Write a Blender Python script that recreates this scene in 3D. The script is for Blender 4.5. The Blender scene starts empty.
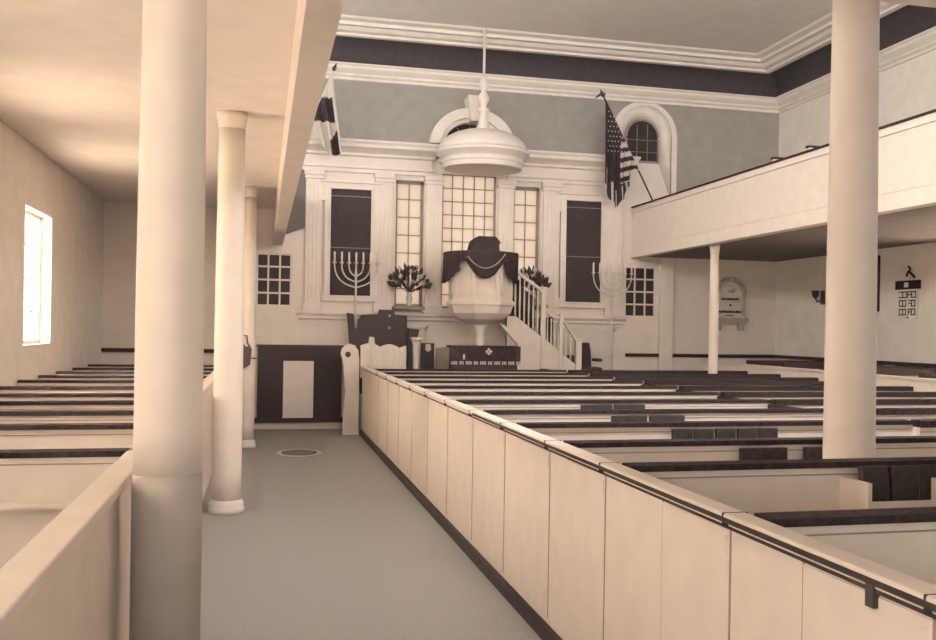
import bpy, math, random
from mathutils import Vector, Matrix
random.seed(7)
PI = math.pi
SC = bpy.context.scene
COL = SC.collection

# ------------------------------------------------------------------ materials
def mat(name, col, rough=0.75, var=0.10, scale=9.0, bump=0.0, spec=0.25, bscale=None, stretch=None):
    m = bpy.data.materials.new(name); m.use_nodes = True
    nt = m.node_tree; b = nt.nodes['Principled BSDF']
    b.inputs['Roughness'].default_value = rough
    b.inputs['Specular IOR Level'].default_value = spec
    tc = nt.nodes.new('ShaderNodeTexCoord')
    src = tc.outputs['Object']
    if stretch:
        mp = nt.nodes.new('ShaderNodeMapping'); mp.inputs['Scale'].default_value = stretch
        nt.links.new(src, mp.inputs['Vector']); src = mp.outputs['Vector']
    n = nt.nodes.new('ShaderNodeTexNoise'); n.inputs['Scale'].default_value = scale
    n.inputs['Detail'].default_value = 5
    nt.links.new(src, n.inputs['Vector'])
    r = nt.nodes.new('ShaderNodeValToRGB')
    lo = [c * (1 - var) for c in col]; hi = [min(1, c * (1 + var)) for c in col]
    r.color_ramp.elements[0].position = 0.3; r.color_ramp.elements[1].position = 0.7
    r.color_ramp.elements[0].color = (*lo, 1); r.color_ramp.elements[1].color = (*hi, 1)
    nt.links.new(n.outputs['Fac'], r.inputs['Fac'])
    nt.links.new(r.outputs['Color'], b.inputs['Base Color'])
    if bump:
        n2 = nt.nodes.new('ShaderNodeTexNoise'); n2.inputs['Scale'].default_value = bscale or scale * 6
        nt.links.new(src, n2.inputs['Vector'])
        bp = nt.nodes.new('ShaderNodeBump'); bp.inputs['Strength'].default_value = bump
        bp.inputs['Distance'].default_value = 0.01
        nt.links.new(n2.outputs['Fac'], bp.inputs['Height']); nt.links.new(bp.outputs['Normal'], b.inputs['Normal'])
    return m

M = {}
M['white']  = mat('cream paint', (.81, .735, .665), .6, .04, 6, .04)
M['plaster']= mat('white plaster', (.80, .75, .695), .85, .05, 4, .08)
M['grey']   = mat('upper wall grey', (.355, .335, .315), .85, .07, 5, .08)  # grey tone of the front wall above the split
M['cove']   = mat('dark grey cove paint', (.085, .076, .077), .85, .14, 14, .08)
M['soffit'] = mat('shaded soffit grey', (.175, .162, .152), .85, .10, 6, .05)  # shade under the right gallery put into the colour
M['ceil']   = mat('ceiling plaster', (.82, .76, .70), .85, .04, 4)
M['carpet'] = mat('grey carpet', (.40, .392, .378), .95, .12, 60, .25, .05, 260)
M['dark']   = mat('dark mahogany', (.055, .043, .045), .5, .35, 22, .03, .3, stretch=(1, 6, 6))
M['rail']   = mat('dark varnished rail', (.050, .039, .041), .85, .45, 30, .03, .1)
M['edge']   = mat('dark edging', (.055, .045, .046), .8, .2, 20)
M['cloth_d']= mat('dark velvet', (.055, .043, .045), .95, .3, 40, .1, .1)
M['cloth_w']= mat('white linen', (.81, .735, .665), .9, .05, 30, .08)
M['marble'] = mat('grey marble', (.45, .41, .37), .4, .12, 8, 0, .4)
M['marble_l']= mat('pale marble', (.68, .61, .545), .4, .08, 8, 0, .4)
M['ink']    = mat('black lettering', (.03, .024, .024), .8, .1)
M['pane_d'] = mat('dark glass', (.055, .043, .045), .6, .3, 3, 0, .15)
M['tablet'] = mat('dark painted board', (.055, .043, .045), .6, .35, 45, 0, .2)
M['metal_w']= mat('pale painted metal', (.66, .60, .53), .4, .06, 10, 0, .5)
M['metal_d']= mat('dark iron', (.05, .040, .038), .5, .2, 20, 0, .5)
M['leaf']   = mat('dark leaves', (.075, .062, .055), .7, .4, 30)
M['petal']  = mat('pale petals', (.62, .56, .5), .7, .15, 30)
M['flag_d'] = mat('dark flag cloth', (.055, .043, .045), .9, .25, 25)
M['flag_w'] = mat('white flag cloth', (.60, .54, .48), .9, .1, 25)
M['lowpaint'] = mat('grey dado paint', (.48, .44, .40), .7, .06, 6)
M['seatwood'] = mat('pew seat paint', (.46, .42, .375), .6, .08, 8)
M['groove'] = mat('flat grey molding paint', (.33, .29, .255), .7, .1, 10)  # flat grey for moldings, glazing bars and seams
M['book']   = mat('dark book cloth', (.055, .045, .046), .8, .3, 30)
M['page']   = mat('book pages', (.6, .54, .47), .9, .1, 60)

def pane_light():
    m = bpy.data.materials.new('frosted pane'); m.use_nodes = True
    nt = m.node_tree; nt.nodes.remove(nt.nodes['Principled BSDF'])
    out = nt.nodes['Material Output']
    t = nt.nodes.new('ShaderNodeBsdfTranslucent'); t.inputs['Color'].default_value = (.93, .84, .75, 1)
    d = nt.nodes.new('ShaderNodeBsdfDiffuse'); d.inputs['Color'].default_value = (.82, .75, .67, 1)
    mx = nt.nodes.new('ShaderNodeMixShader'); mx.inputs['Fac'].default_value = .25
    nt.links.new(t.outputs[0], mx.inputs[1]); nt.links.new(d.outputs[0], mx.inputs[2])
    nt.links.new(mx.outputs[0], out.inputs['Surface'])
    return m
M['pane_l'] = pane_light()

# ------------------------------------------------------------------ mesh builder
class MB:
    def __init__(s): s.v = []; s.f = []; s.m = []; s.sm = []
    def add(s, vs, fs, mi=0, smooth=False):
        b = len(s.v); s.v += [tuple(v) for v in vs]
        for f in fs: s.f.append([b + i for i in f]); s.m.append(mi); s.sm.append(smooth)
        return s
    def box(s, x0, x1, y0, y1, z0, z1, mi=0):
        vs = [(x, y, z) for z in (z0, z1) for y in (y0, y1) for x in (x0, x1)]
        return s.add(vs, [(0, 2, 3, 1), (4, 5, 7, 6), (0, 1, 5, 4), (2, 6, 7, 3), (0, 4, 6, 2), (1, 3, 7, 5)], mi)
    def prism(s, pts, axis, a, b, mi=0, smooth=False):
        """polygon pts (2-D) extruded along axis from a to b. axis 'x': pts=(y,z); 'y': (x,z); 'z': (x,y)"""
        def P(p, t):
            return {'x': (t, p[0], p[1]), 'y': (p[0], t, p[1]), 'z': (p[0], p[1], t)}[axis]
        n = len(pts)
        vs = [P(p, a) for p in pts] + [P(p, b) for p in pts]
        s.add(vs, [tuple(range(n - 1, -1, -1)), tuple(range(n, 2 * n))], mi)
        s.add(vs, [(i, (i + 1) % n, n + (i + 1) % n, n + i) for i in range(n)], mi, smooth)
        return s
    def band(s, outer, inner, axis, a, b, mi=0):
        """open strip between two point rows, extruded"""
        for i in range(len(outer) - 1):
            s.prism([outer[i], outer[i + 1], inner[i + 1], inner[i]], axis, a, b, mi)
        return s
    def lathe(s, prof, c=(0, 0), n=24, mi=0, smooth=True, rot=0.0, a0=0.0, a1=2 * PI):
        full = abs(a1 - a0 - 2 * PI) < 1e-6
        k = n if full else n + 1
        vs = []
        for r, z in prof:
            for i in range(k):
                a = rot + a0 + (a1 - a0) * i / n
                vs.append((c[0] + r * math.cos(a), c[1] + r * math.sin(a), z))
        fs = []
        for j in range(len(prof) - 1):
            for i in range(n):
                i2 = (i + 1) % k
                fs.append((j * k + i, j * k + i2, (j + 1) * k + i2, (j + 1) * k + i))
        s.add(vs, fs, mi, smooth)
        if full:
            b = len(s.v) - len(vs)
            s.f.append([b + i for i in range(k - 1, -1, -1)]); s.m.append(mi); s.sm.append(False)
            t = b + (len(prof) - 1) * k
            s.f.append([t + i for i in range(k)]); s.m.append(mi); s.sm.append(False)
        return s
    def tube(s, pts, r, n=8, mi=0):
        pts = [Vector(p) for p in pts]; rs = r if isinstance(r, (list, tuple)) else [r] * len(pts)
        vs = []; ref = Vector((0, 0, 1))
        for i, p in enumerate(pts):
            d = (pts[min(i + 1, len(pts) - 1)] - pts[max(i - 1, 0)]).normalized()
            u = d.cross(ref if abs(d.z) < .95 else Vector((1, 0, 0))).normalized(); w = d.cross(u)
            for k in range(n):
                a = 2 * PI * k / n
                vs.append(p + (u * math.cos(a) + w * math.sin(a)) * rs[i])
        fs = [(j * n + k, j * n + (k + 1) % n, (j + 1) * n + (k + 1) % n, (j + 1) * n + k)
              for j in range(len(pts) - 1) for k in range(n)]
        s.add(vs, fs, mi, True)
        e = (len(pts) - 1) * n
        s.add(vs, [tuple(range(n - 1, -1, -1)), tuple(e + k for k in range(n))], mi)
        return s
    def ball(s, c, r, mi=0, n=12, sc=(1, 1, 1)):
        vs = []; fs = []; m = n // 2
        for j in range(m + 1):
            t = PI * j / m
            for i in range(n):
                a = 2 * PI * i / n
                vs.append((c[0] + r * sc[0] * math.sin(t) * math.cos(a), c[1] + r * sc[1] * math.sin(t) * math.sin(a), c[2] + r * sc[2] * math.cos(t)))
        for j in range(m):
            for i in range(n):
                fs.append((j * n + i, (j + 1) * n + i, (j + 1) * n + (i + 1) % n, j * n + (i + 1) % n))
        return s.add(vs, fs, mi, True)
    def build(s, name, mats, parent=None, bevel=0.0, solid=0.0):
        if not isinstance(mats, (list, tuple)): mats = [mats]
        off = Vector((0, 0, 0)); p = parent
        while p is not None: off += p.location; p = p.parent
        me = bpy.data.meshes.new(name)
        me.from_pydata([tuple(Vector(v) - off) for v in s.v], [], s.f)
        for m in mats: me.materials.append(m)
        for i, pl in enumerate(me.polygons): pl.material_index = s.m[i]; pl.use_smooth = s.sm[i]
        me.update()
        import bmesh
        bm = bmesh.new(); bm.from_mesh(me)
        if not solid: bmesh.ops.recalc_face_normals(bm, faces=bm.faces)
        bm.to_mesh(me); bm.free()
        o = bpy.data.objects.new(name, me); COL.objects.link(o)
        if parent is not None: o.parent = parent
        if bevel:
            b = o.modifiers.new('edge', 'BEVEL'); b.width = bevel; b.segments = 2; b.limit_method = 'ANGLE'
        if solid:
            b = o.modifiers.new('thick', 'SOLIDIFY'); b.thickness = solid; b.offset = 0
        return o

def tag(o, label=None, cat=None, group=None, kind=None):
    if label: o['label'] = label
    if cat: o['category'] = cat
    if group: o['group'] = group
    if kind: o['kind'] = kind
    return o
def thing(name, label, cat, loc, group=None):
    o = bpy.data.objects.new(name, None); COL.objects.link(o); o.location = loc
    o.empty_display_size = .1
    return tag(o, label, cat, group)
def struct(o): o['kind'] = 'structure'; return o
def copy_tree(o, parent=None):
    c = o.copy(); COL.objects.link(c)
    if parent is not None: c.parent = parent
    for ch in list(o.children): copy_tree(ch, c)
    return c
def arc(cx, cz, rx, rz, a0, a1, n=20):
    return [(cx + rx * math.cos(a0 + (a1 - a0) * i / n), cz + rz * math.sin(a0 + (a1 - a0) * i / n)) for i in range(n + 1)]
ORD = ['first', 'second', 'third', 'fourth', 'fifth', 'sixth', 'seventh', 'eighth', 'ninth', 'tenth', 'eleventh', 'twelfth', 'thirteenth', 'fourteenth']

# ------------------------------------------------------------------ layout (metres; camera stands at the origin)
XL, XR, D, CX, YB = -2.45, 9.35, 17.0, 3.45, -2.6
ZC = 6.05                                    # top of the walls, spring of the cove

# ------------------------------------------------------------------ floor, walls
struct(MB().box(XL - .2, XR + .2, YB, D + .3, -.12, 0).build('floor', M['carpet']))

def wall_grid(xs, zs, empty, y0, y1, split=None):
    """wall in the XZ plane with rectangular openings; material 1 above split"""
    mb = MB(); nx, nz = len(xs) - 1, len(zs) - 1
    def e(i, j): return i < 0 or j < 0 or i >= nx or j >= nz or empty((xs[i] + xs[i + 1]) / 2, (zs[j] + zs[j + 1]) / 2)
    for i in range(nx):
        for j in range(nz):
            if e(i, j): continue
            a, b, c, d = xs[i], xs[i + 1], zs[j], zs[j + 1]
            mi = 1 if split is not None and (c >= split - 1e-6 or (split == SPL and c >= 3.29 and (a + b) / 2 > 7.18)) else 0
            mb.add([(a, y0, c), (b, y0, c), (b, y0, d), (a, y0, d)], [(0, 1, 2, 3)], mi)
            mb.add([(a, y1, c), (b, y1, c), (b, y1, d), (a, y1, d)], [(3, 2, 1, 0)], mi)
            if e(i - 1, j): mb.add([(a, y0, c), (a, y1, c), (a, y1, d), (a, y0, d)], [(0, 3, 2, 1)], mi)
            if e(i + 1, j): mb.add([(b, y0, c), (b, y1, c), (b, y1, d), (b, y0, d)], [(0, 1, 2, 3)], mi)
            if e(i, j - 1): mb.add([(a, y0, c), (b, y0, c), (b, y1, c), (a, y1, c)], [(0, 3, 2, 1)], mi)
            if e(i, j + 1): mb.add([(a, y0, d), (b, y0, d), (b, y1, d), (a, y1, d)], [(0, 1, 2, 3)], mi)
    return mb

SPL = 4.62
NW = .52                                     # half width of the gallery-level arched niches
niches = [2 * CX - 6.66, 6.66]
holes = [(2.97, 3.93, 2.06, 5.27),           # centre window with its lunette
         (2.17, 2.66, 2.07, 4.22), (4.24, 4.73, 2.07, 4.22),
         (-.10, .46, 2.03, 2.90), (6.33, 6.92, 1.97, 2.88)]
for nx in niches: holes.append((nx - NW, nx + NW, 4.10, 5.80))
xs = sorted({XL - .2, XR + .2, 6.46} | {h[0] for h in holes} | {h[1] for h in holes})
zs = sorted({0, 3.3, SPL, 6.9} | {h[2] for h in holes} | {h[3] for h in holes})
wf = wall_grid(xs, zs, lambda x, z: any(h[0] < x < h[1] and h[2] < z < h[3] for h in holes), D, D + .28, SPL)
def spandrels(mb, cx, hw, zsp, ztop, y0, y1, mi):
    pts = arc(cx, zsp, hw, ztop - zsp, PI, PI / 2, 14)
    mb.band(pts, [(p[0], ztop) for p in pts], 'y', y0, y1, mi)
    pts = arc(cx, zsp, hw, ztop - zsp, 0, PI / 2, 14)
    mb.band(pts, [(p[0], ztop) for p in pts], 'y', y0, y1, mi)
for nx in niches: spandrels(wf, nx, NW, 5.28, 5.80, D, D + .28, 1)
spandrels(wf, CX, .48, 4.85, 5.27, D, D + .28, 1)
struct(wf.build('wall_front', [M['white'], M['grey']]))

def side_wall(x0, x1, openings, name, split=None, mats=None):
    ys = sorted({YB, D + .28} | {o[0] for o in openings} | {o[1] for o in openings})
    zz = sorted({0, 6.9} | ({split} if split else set()) | {o[2] for o in openings} | {o[3] for o in openings})
    g = wall_grid(ys, zz, lambda y, z: any(o[0] < y < o[1] and o[2] < z < o[3] for o in openings), x0, x1, split)
    mb = MB(); mb.v = [(v[1], v[0], v[2]) for v in g.v]; mb.f = [list(reversed(f)) for f in g.f]; mb.m = g.m; mb.sm = g.sm
    return struct(mb.build(name, mats or [M['plaster']]))
LW = [(-1.2, .2, 1.45, 2.95), (2.0, 3.4, 1.45, 2.95), (5.2, 6.6, 1.45, 2.95), (8.4, 9.8, 1.45, 2.95), (11.6, 13.0, 1.45, 2.95)]  # side windows added to let light in
side_wall(XL, XL - .25, LW, 'wall_left')
RW = [(6.2, 7.6, 1.45, 2.95), (8.4, 9.8, 1.45, 2.95), (10.6, 12.0, 1.45, 2.95)]  # right side windows out of view, added for the light
M['plaster_r'] = mat('brightened plaster', (.86, .80, .735), .85, .05, 4, .08)  # lighter copy of the plaster, light put into the right wall's colour
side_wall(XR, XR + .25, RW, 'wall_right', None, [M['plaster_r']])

# entrance wall behind the viewer: doorways below, openings above the rear gallery, added to let light in
EO = [(-1.5, .9, 0, 2.9), (6.4, 8.6, 0, 2.9)] + [(-1.6 + 2.7 * k, .3 + 2.7 * k, 4.2, 5.9) for k in range(4)]
ex = sorted({XL - .25, XR + .25} | {o[0] for o in EO} | {o[1] for o in EO}); ez = sorted({0, 6.9} | {o[2] for o in EO} | {o[3] for o in EO})
struct(wall_grid(ex, ez, lambda x, z: any(o[0] < x < o[1] and o[2] < z < o[3] for o in EO), YB - .01, YB - .25).build('wall_rear', M['plaster']))
# added left side windows (under the left gallery)
def sash(name, x0, x1, z0, z1, cols, rows, y, pane, bar, bw=.016, fw=.04, solid=None, side=False):
    """one sash: frame + muntins + its panes, in the XZ plane at depth y (or in YZ when side)"""
    fr = MB()
    fr.box(x0, x1, y - .03, y + .03, z0, z0 + fw).box(x0, x1, y - .03, y + .03, z1 - fw, z1)
    fr.box(x0, x0 + fw, y - .03, y + .03, z0, z1).box(x1 - fw, x1, y - .03, y + .03, z0, z1)
    for i in range(1, cols):
        x = x0 + (x1 - x0) * i / cols; fr.box(x - bw / 2, x + bw / 2, y - .02, y + .02, z0, z1)
    for j in range(1, rows):
        z = z0 + (z1 - z0) * j / rows; fr.box(x0, x1, y - .02, y + .02, z - bw / 2, z + bw / 2)
    pn = MB().box(x0 + .01, x1 - .01, y - .004, y + .004, z0 + .01, z1 - .01)
    if side:
        for q in (fr, pn): q.v = [(v[1], v[0], v[2]) for v in q.v]
    o = struct(fr.build(name, bar)); pn.build('pane', pane, o)
    return o
for i, w in enumerate(LW):
    sash('window_%d' % (i + 1), w[0], w[1], w[2], w[3], 4, 4, XL - .15, M['pane_l'], M['white'], side=True)  # added windows on the left, there to let light in
for i, w in enumerate(RW):
    sash('window_%d' % (i + 13), w[0], w[1], w[2], w[3], 4, 4, XR + .15, M['pane_l'], M['white'], side=True)  # added windows on the right, out of view, there for the light
# front wall windows
wo = sash('window_6', -.10, .46, 2.03, 2.90, 3, 4, D + .05, M['pane_d'], M['white'], .03, .025)
sash('window_7', 6.33, 6.92, 1.97, 2.88, 3, 4, D + .05, M['pane_d'], M['white'], .03, .025)
sash('window_8', 2.17, 2.66, 2.07, 4.22, 2, 7, D + .17, M['pane_l'], M['groove'], .014, .045)
sash('window_9', 4.24, 4.73, 2.07, 4.22, 2, 7, D + .17, M['pane_l'], M['groove'], .014, .045)
cw = sash('window_10', 2.97, 3.93, 2.06, 4.83, 5, 12, D + .12, M['pane_l'], M['groove'], .013, .03)
# lunette over the centre window: dark glass with radiating bars
lun = MB(); pts = arc(CX, 4.85, .475, .415, 0, PI, 28)
lun.prism(pts, 'y', D + .11, D + .125); ln = lun.build('lunette_glass', M['pane_d'], cw)
fan = MB()
for k in range(1, 6):
    a = PI * k / 6; fan.tube([(CX + .12 * math.cos(a), D + .10, 4.86 + .12 * math.sin(a)), (CX + .47 * math.cos(a), D + .10, 4.85 + .40 * math.sin(a))], .009, 6)
fan.build('lunette_bars', M['groove'], cw)
# gallery-level arched windows in splayed niches
for k, nx in enumerate(niches):
    hw, y = .325, D + .13
    o = MB()
    out = arc(nx, 5.25, hw, .325, 0, PI, 24); inn = arc(nx, 5.25, hw - .03, .295, 0, PI, 24)
    o.band(out, inn, 'y', y - .03, y + .03).box(nx - hw, nx - hw + .03, y - .03, y + .03, 4.80, 5.23).box(nx + hw - .03, nx + hw, y - .03, y + .03, 4.80, 5.23)
    o.box(nx - hw, nx + hw, y - .03, y + .03, 4.78, 4.82)
    for x in (nx - .1, nx + .1): o.box(x - .004, x + .004, y - .015, y + .02, 4.80, 5.48)
    for z in (4.98, 5.2): o.box(nx - hw, nx + hw, y - .015, y + .02, z - .004, z + .004)
    w = struct(o.build('window_%d' % (11 + k), M['groove']))
    g = MB().prism([(nx - hw + .01, 4.81), (nx + hw - .01, 4.81)] + arc(nx, 5.25, hw - .01, .315, 0, PI, 24), 'y', y, y + .008)
    g.build('pane', M['pane_d'], w)
    # splayed reveal: from the wall face in to the sash
    s = MB(); n = 24
    a_ = [(nx + NW, 4.10)] + arc(nx, 5.28, NW, .52, 0, PI, n) + [(nx - NW, 4.10)]
    b_ = [(nx + hw, 4.78)] + arc(nx, 5.25, hw, .325, 0, PI, n) + [(nx - hw, 4.78)]
    A = [(p[0], D + .02, p[1]) for p in a_]; B = [(p[0], y - .01, p[1]) for p in b_]
    m_ = len(A); s.add(A + B, [(i, i + 1, m_ + i + 1, m_ + i) for i in range(m_ - 1)], 0, True)
    s.add([A[0], A[-1], B[-1], B[0]], [(0, 1, 2, 3)], 0)
    s.build('reveal', M['white'], w, solid=.012)
    # raised rim round the niche
    r = MB(); r.band(arc(nx, 5.28, NW + .10, .60, 0, PI, n), arc(nx, 5.28, NW, .52, 0, PI, n), 'y', D - .015, D + .05)
    r.box(nx - NW - .10, nx - NW, D - .03, D + .05, 4.1, 5.28).box(nx + NW, nx + NW + .10, D - .03, D + .05, 4.1, 5.28)
    r.build('surround', M['white'], w)

# ------------------------------------------------------------------ trims of the front wall
TN = [0]
def trim(mb, m, name=None, bevel=0):
    TN[0] += 1
    return struct(mb.build(name or 'trim_%d' % TN[0], m, bevel=bevel))
def profile_x(prof, x0, x1):                 # prof of (projection from wall, z), mitred returns at both ends
    mb = MB(); n = len(prof)
    rows = []
    for d, z in prof: rows.append([(x0 - d, D + .02, z), (x0 - d, D - d, z), (x1 + d, D - d, z), (x1 + d, D + .02, z)])
    vs = [p for r in rows for p in r]
    fs = [(j * 4 + i, j * 4 + i + 1, (j + 1) * 4 + i + 1, (j + 1) * 4 + i) for j in range(n - 1) for i in range(3)]
    fs += [(0, 1, 2, 3), tuple((n - 1) * 4 + i for i in (3, 2, 1, 0))]
    return mb.add(vs, fs)
ENT = [(.06, 4.30), (.06, 4.36), (.09, 4.37), (.09, 4.40), (.05, 4.41), (.05, 4.56), (.10, 4.58), (.10, 4.62), (.16, 4.66), (.24, 4.70), (.24, 4.75), (.27, 4.79), (.27, 4.82), (.05, 4.84)]
trim(profile_x(ENT, .50, 2.72), M['white'])
trim(profile_x(ENT, 4.18, 6.22), M['white'])
trim(profile_x([(.05, 4.36), (.05, 4.5), (.12, 4.55), (.12, 4.6)], 2.99, 3.91), M['white'])
for a, b in ((.67, .93), (1.83, 2.10), (2.68, 2.95), (3.95, 4.22), (4.76, 5.06), (5.94, 6.23)):
    p = MB().box(a, b, D - .07, D + .01, 1.96, 4.20).box(a - .025, b + .025, D - .10, D + .01, 1.96, 2.10)
    p.box(a - .02, b + .02, D - .095, D + .01, 4.16, 4.22).box(a - .035, b + .035, D - .115, D + .01, 4.22, 4.31)
    for t in (.25, .5, .75): p.box(a + (b - a) * t - .012, a + (b - a) * t + .012, D - .078, D - .06, 2.18, 4.08)
    trim(p, M['white'], bevel=.006)
# chair rail under the windows, panelled dado
trim(profile_x([(.02, 1.82), (.05, 1.84), (.05, 1.88), (.09, 1.92), (.09, 1.96)], .62, 6.26), M['white'])
dd = MB()
for a, b in ((1.45, 2.75), (4.95, 6.15)):
    dd.box(a, b, D - .035, D + .01, 1.70, 1.74).box(a, b, D - .035, D + .01, .9, .94)
    dd.box(a, a + .04, D - .035, D + .01, .9, 1.74).box(b - .04, b, D - .035, D + .01, .9, 1.74)
trim(dd, M['white'])
# dark cap of the low wainscot under both galleries and along the right wall
trim(MB().box(XL, -.12, D - .06, D + .01, 1.25, 1.31), M['rail'])
trim(MB().box(6.35, XR, D - .06, D + .01, 1.25, 1.31), M['rail'])
trim(MB().box(XR - .06, XR + .01, YB, D, 1.25, 1.31), M['rail'])
# white corner piers of the front wall under the right gallery
trim(MB().box(6.98, 7.24, D - .08, D + .01, 0, 3.04), M['white'], bevel=.006)
trim(MB().box(-.48, -.16, D - .08, D + .01, 0, 3.60), M['white'], bevel=.006)
struct(MB().box(XL, 1.5, D - .03, D + .01, 0, .11).build('baseboard_front', M['white']))
# archivolt with keystone over the centre window
av = MB(); n = 32
for (r0, r1, y0) in ((.58, .66, D - .14), (.66, .74, D - .22)):
    av.band(arc(CX, 4.85, r1, r1 * .86, 0, PI, n), arc(CX, 4.85, r0 - .1, (r0 - .1) * .84, 0, PI, n), 'y', y0, D + .01)
trim(av, M['white'])
trim(MB().prism([(CX - .07, 5.24), (CX + .07, 5.24), (CX + .125, 5.64), (CX - .125, 5.64)], 'y', D - .36, D + .01)
     .prism([(CX - .13, 5.635), (CX + .13, 5.635), (CX + .135, 5.665), (CX - .135, 5.665)], 'y', D - .39, D + .01)
     .prism([(CX - .03, 5.26), (CX + .03, 5.26), (CX + .05, 5.62), (CX - .05, 5.62)], 'y', D - .385, D + .01), M['white'])

M['shade'] = mat('dark grey painted shade', (.19, .172, .162), .85, .1)
trim(MB().prism([(.31, 3.20), (.66, 3.34), (.66, 4.28), (.31, 4.28)], 'y', D - .05, D + .01), M['shade'])  # dark sheet painted where the wall by the gallery end lies in shade

# ------------------------------------------------------------------ crown, cove and ceiling (rings round the room)
def ring(prof, name, m, smooth=False):       # prof of (inset from walls, z)
    vs = []; 
    for d, z in prof:
        vs += [(XL + d, YB, z), (XL + d, D - d, z), (XR - d, D - d, z), (XR - d, YB, z)]
    fs = [(j * 4 + i, j * 4 + i + 1, (j + 1) * 4 + i + 1, (j + 1) * 4 + i) for j in range(len(prof) - 1) for i in range(3)]
    mb = MB()
    for i in range(3):                       # three runs with their own shading
        sub = [f for k, f in enumerate(fs) if k % 3 == i]; mb.add(vs, sub, 0, smooth)
    return struct(mb.build(name, m, solid=0))
ring([(-.01, 5.84), (.03, 5.85), (.03, 5.89), (.07, 5.92), (.07, 5.95), (.11, 5.98), (.15, 6.02), (.15, 6.06), (.18, 6.08), (.18, 6.10), (-.01, 6.105)], 'trim_crown', M['white'])
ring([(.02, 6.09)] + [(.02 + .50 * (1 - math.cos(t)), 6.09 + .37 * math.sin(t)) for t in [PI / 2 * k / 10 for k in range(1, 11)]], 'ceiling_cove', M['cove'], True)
ring([(.50, 6.47), (.50, 6.43), (.60, 6.43), (.60, 6.47), (.70, 6.48), (.76, 6.53), (.86, 6.53), (.86, 6.58), (.98, 6.60), (1.02, 6.64)], 'trim_tray', M['white'])
struct(MB().box(XL + .98, XR - .98, YB, D - .98, 6.63, 6.75).build('ceiling', M['ceil']))

# ------------------------------------------------------------------ galleries
def gallery(sign, x_front, x_wall, label, zs, side):
    g = thing('gallery', label, 'gallery', (x_front, 7.2, 3.05), 'side galleries')
    y0, y1 = YB, D - .02
    a, b = sorted((x_front, x_front + sign * .11))
    MB().box(a, b, y0, y1, 3.05, 3.93).build('front_panel', M['white'], g)
    lo = MB().box(a - .02, b + .02, y0, y1, 3.03, 3.12).box(a - .008, b + .008, y0, y1, 3.22, 3.235).box(a - .03, b + .03, y0, y1, 3.84, 3.88)
    lo.build('molding', M['white'], g)
    MB().box(a - .03, b + .05, y0, y1, 3.93, 3.952).build('top_rail', M['rail'], g)
    c, d = sorted((x_front + sign * .105, x_wall))
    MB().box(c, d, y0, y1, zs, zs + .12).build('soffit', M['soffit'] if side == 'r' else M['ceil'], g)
    MB().box(c, d, y0, y1, zs + .12, zs + .15).build('deck', M['carpet'], g)
    return g
gallery(1, 6.44, XR - .01, 'white panelled gallery on the right wall, carried over the side pews', 3.06, 'r')
gallery(-1, .285, XL + .01, 'white gallery overhead on the left, above the aisle columns', 3.63, 'l')
t = thing('rear_gallery', 'white rear gallery overhead carried by the nearest columns', 'gallery', (3.4, 1, 3.63))
MB().box(.50, 6.38, YB, 4.9, 3.63, 3.80).build('soffit', M['white'], t)
MB().box(.50, 6.38, 4.9, 5.0, 3.60, 4.5).build('front_panel', M['white'], t)
for k, (y, n) in enumerate(((12.25, 'farther'), (11.35, 'nearer'))):
    t = thing('gallery_pew', 'dark-railed pew back just showing over the right gallery front, %s of two' % n, 'pew', (7.9, y, 3.22), 'pews in the right gallery')
    MB().box(6.66, 9.2, y - .02, y + .02, 3.215, 4.065).build('back_panel', M['white'], t)
    MB().box(6.64, 9.2, y - .04, y + .04, 4.065, 4.09).build('top_rail', M['rail'], t)

# ------------------------------------------------------------------ columns
def column(x, y, r, ztop, label, name='column', group=None, base='round', low=None):
    t = thing(name, label, 'column', (x, y, 0), group)
    z0 = low or .10
    pf = [(r, z0)]
    for k in range(1, 13):
        u = k / 12; pf.append((r * (1 - .16 * max(0, u - .25) ** 1.2), z0 + (ztop - .14 - z0) * u))
    MB().lathe(pf, (x, y), 36).build('shaft', M['white'], t)
    if low:
        MB().lathe([(r * 1.03, 0), (r * 1.03, low - .03), (r * 1.01, low)], (x, y), 36).build('base', M['lowpaint'], t)
    else:
        MB().lathe([(r * 1.22, 0), (r * 1.22, .045), (r * 1.14, .06), (r * 1.18, .085), (r * 1.05, .11), (r, .12)], (x, y), 36).build('base', M['white'], t)
    rt = pf[-1][0]
    MB().lathe([(rt, ztop - .15), (rt * 1.06, ztop - .13), (rt * 1.06, ztop - .10), (rt * 1.16, ztop - .06), (rt * 1.2, ztop - .05), (rt * 1.2, ztop)], (x, y), 36).build('capital', M['white'], t)
    return t
g = 'columns under the left gallery'
column(-.35, 4.15, .128, 3.63, 'white column nearest the viewer on the left, grey-painted to pew height', group=g, low=1.12)
column(-.29, 9.48, .130, 3.63, 'white aisle column with a round base, second along the left side', group=g)
column(-.20, 14.45, .115, 3.63, 'white column nearest the low dark screen, third along the left side', group=g)
column(3.00, 4.66, .133, 3.63, 'tall white column standing among the centre pews, in front of the right gallery')
column(6.70, 14.10, .075, 3.055, 'thin white post under the far end of the right gallery', 'gallery_post')

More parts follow.
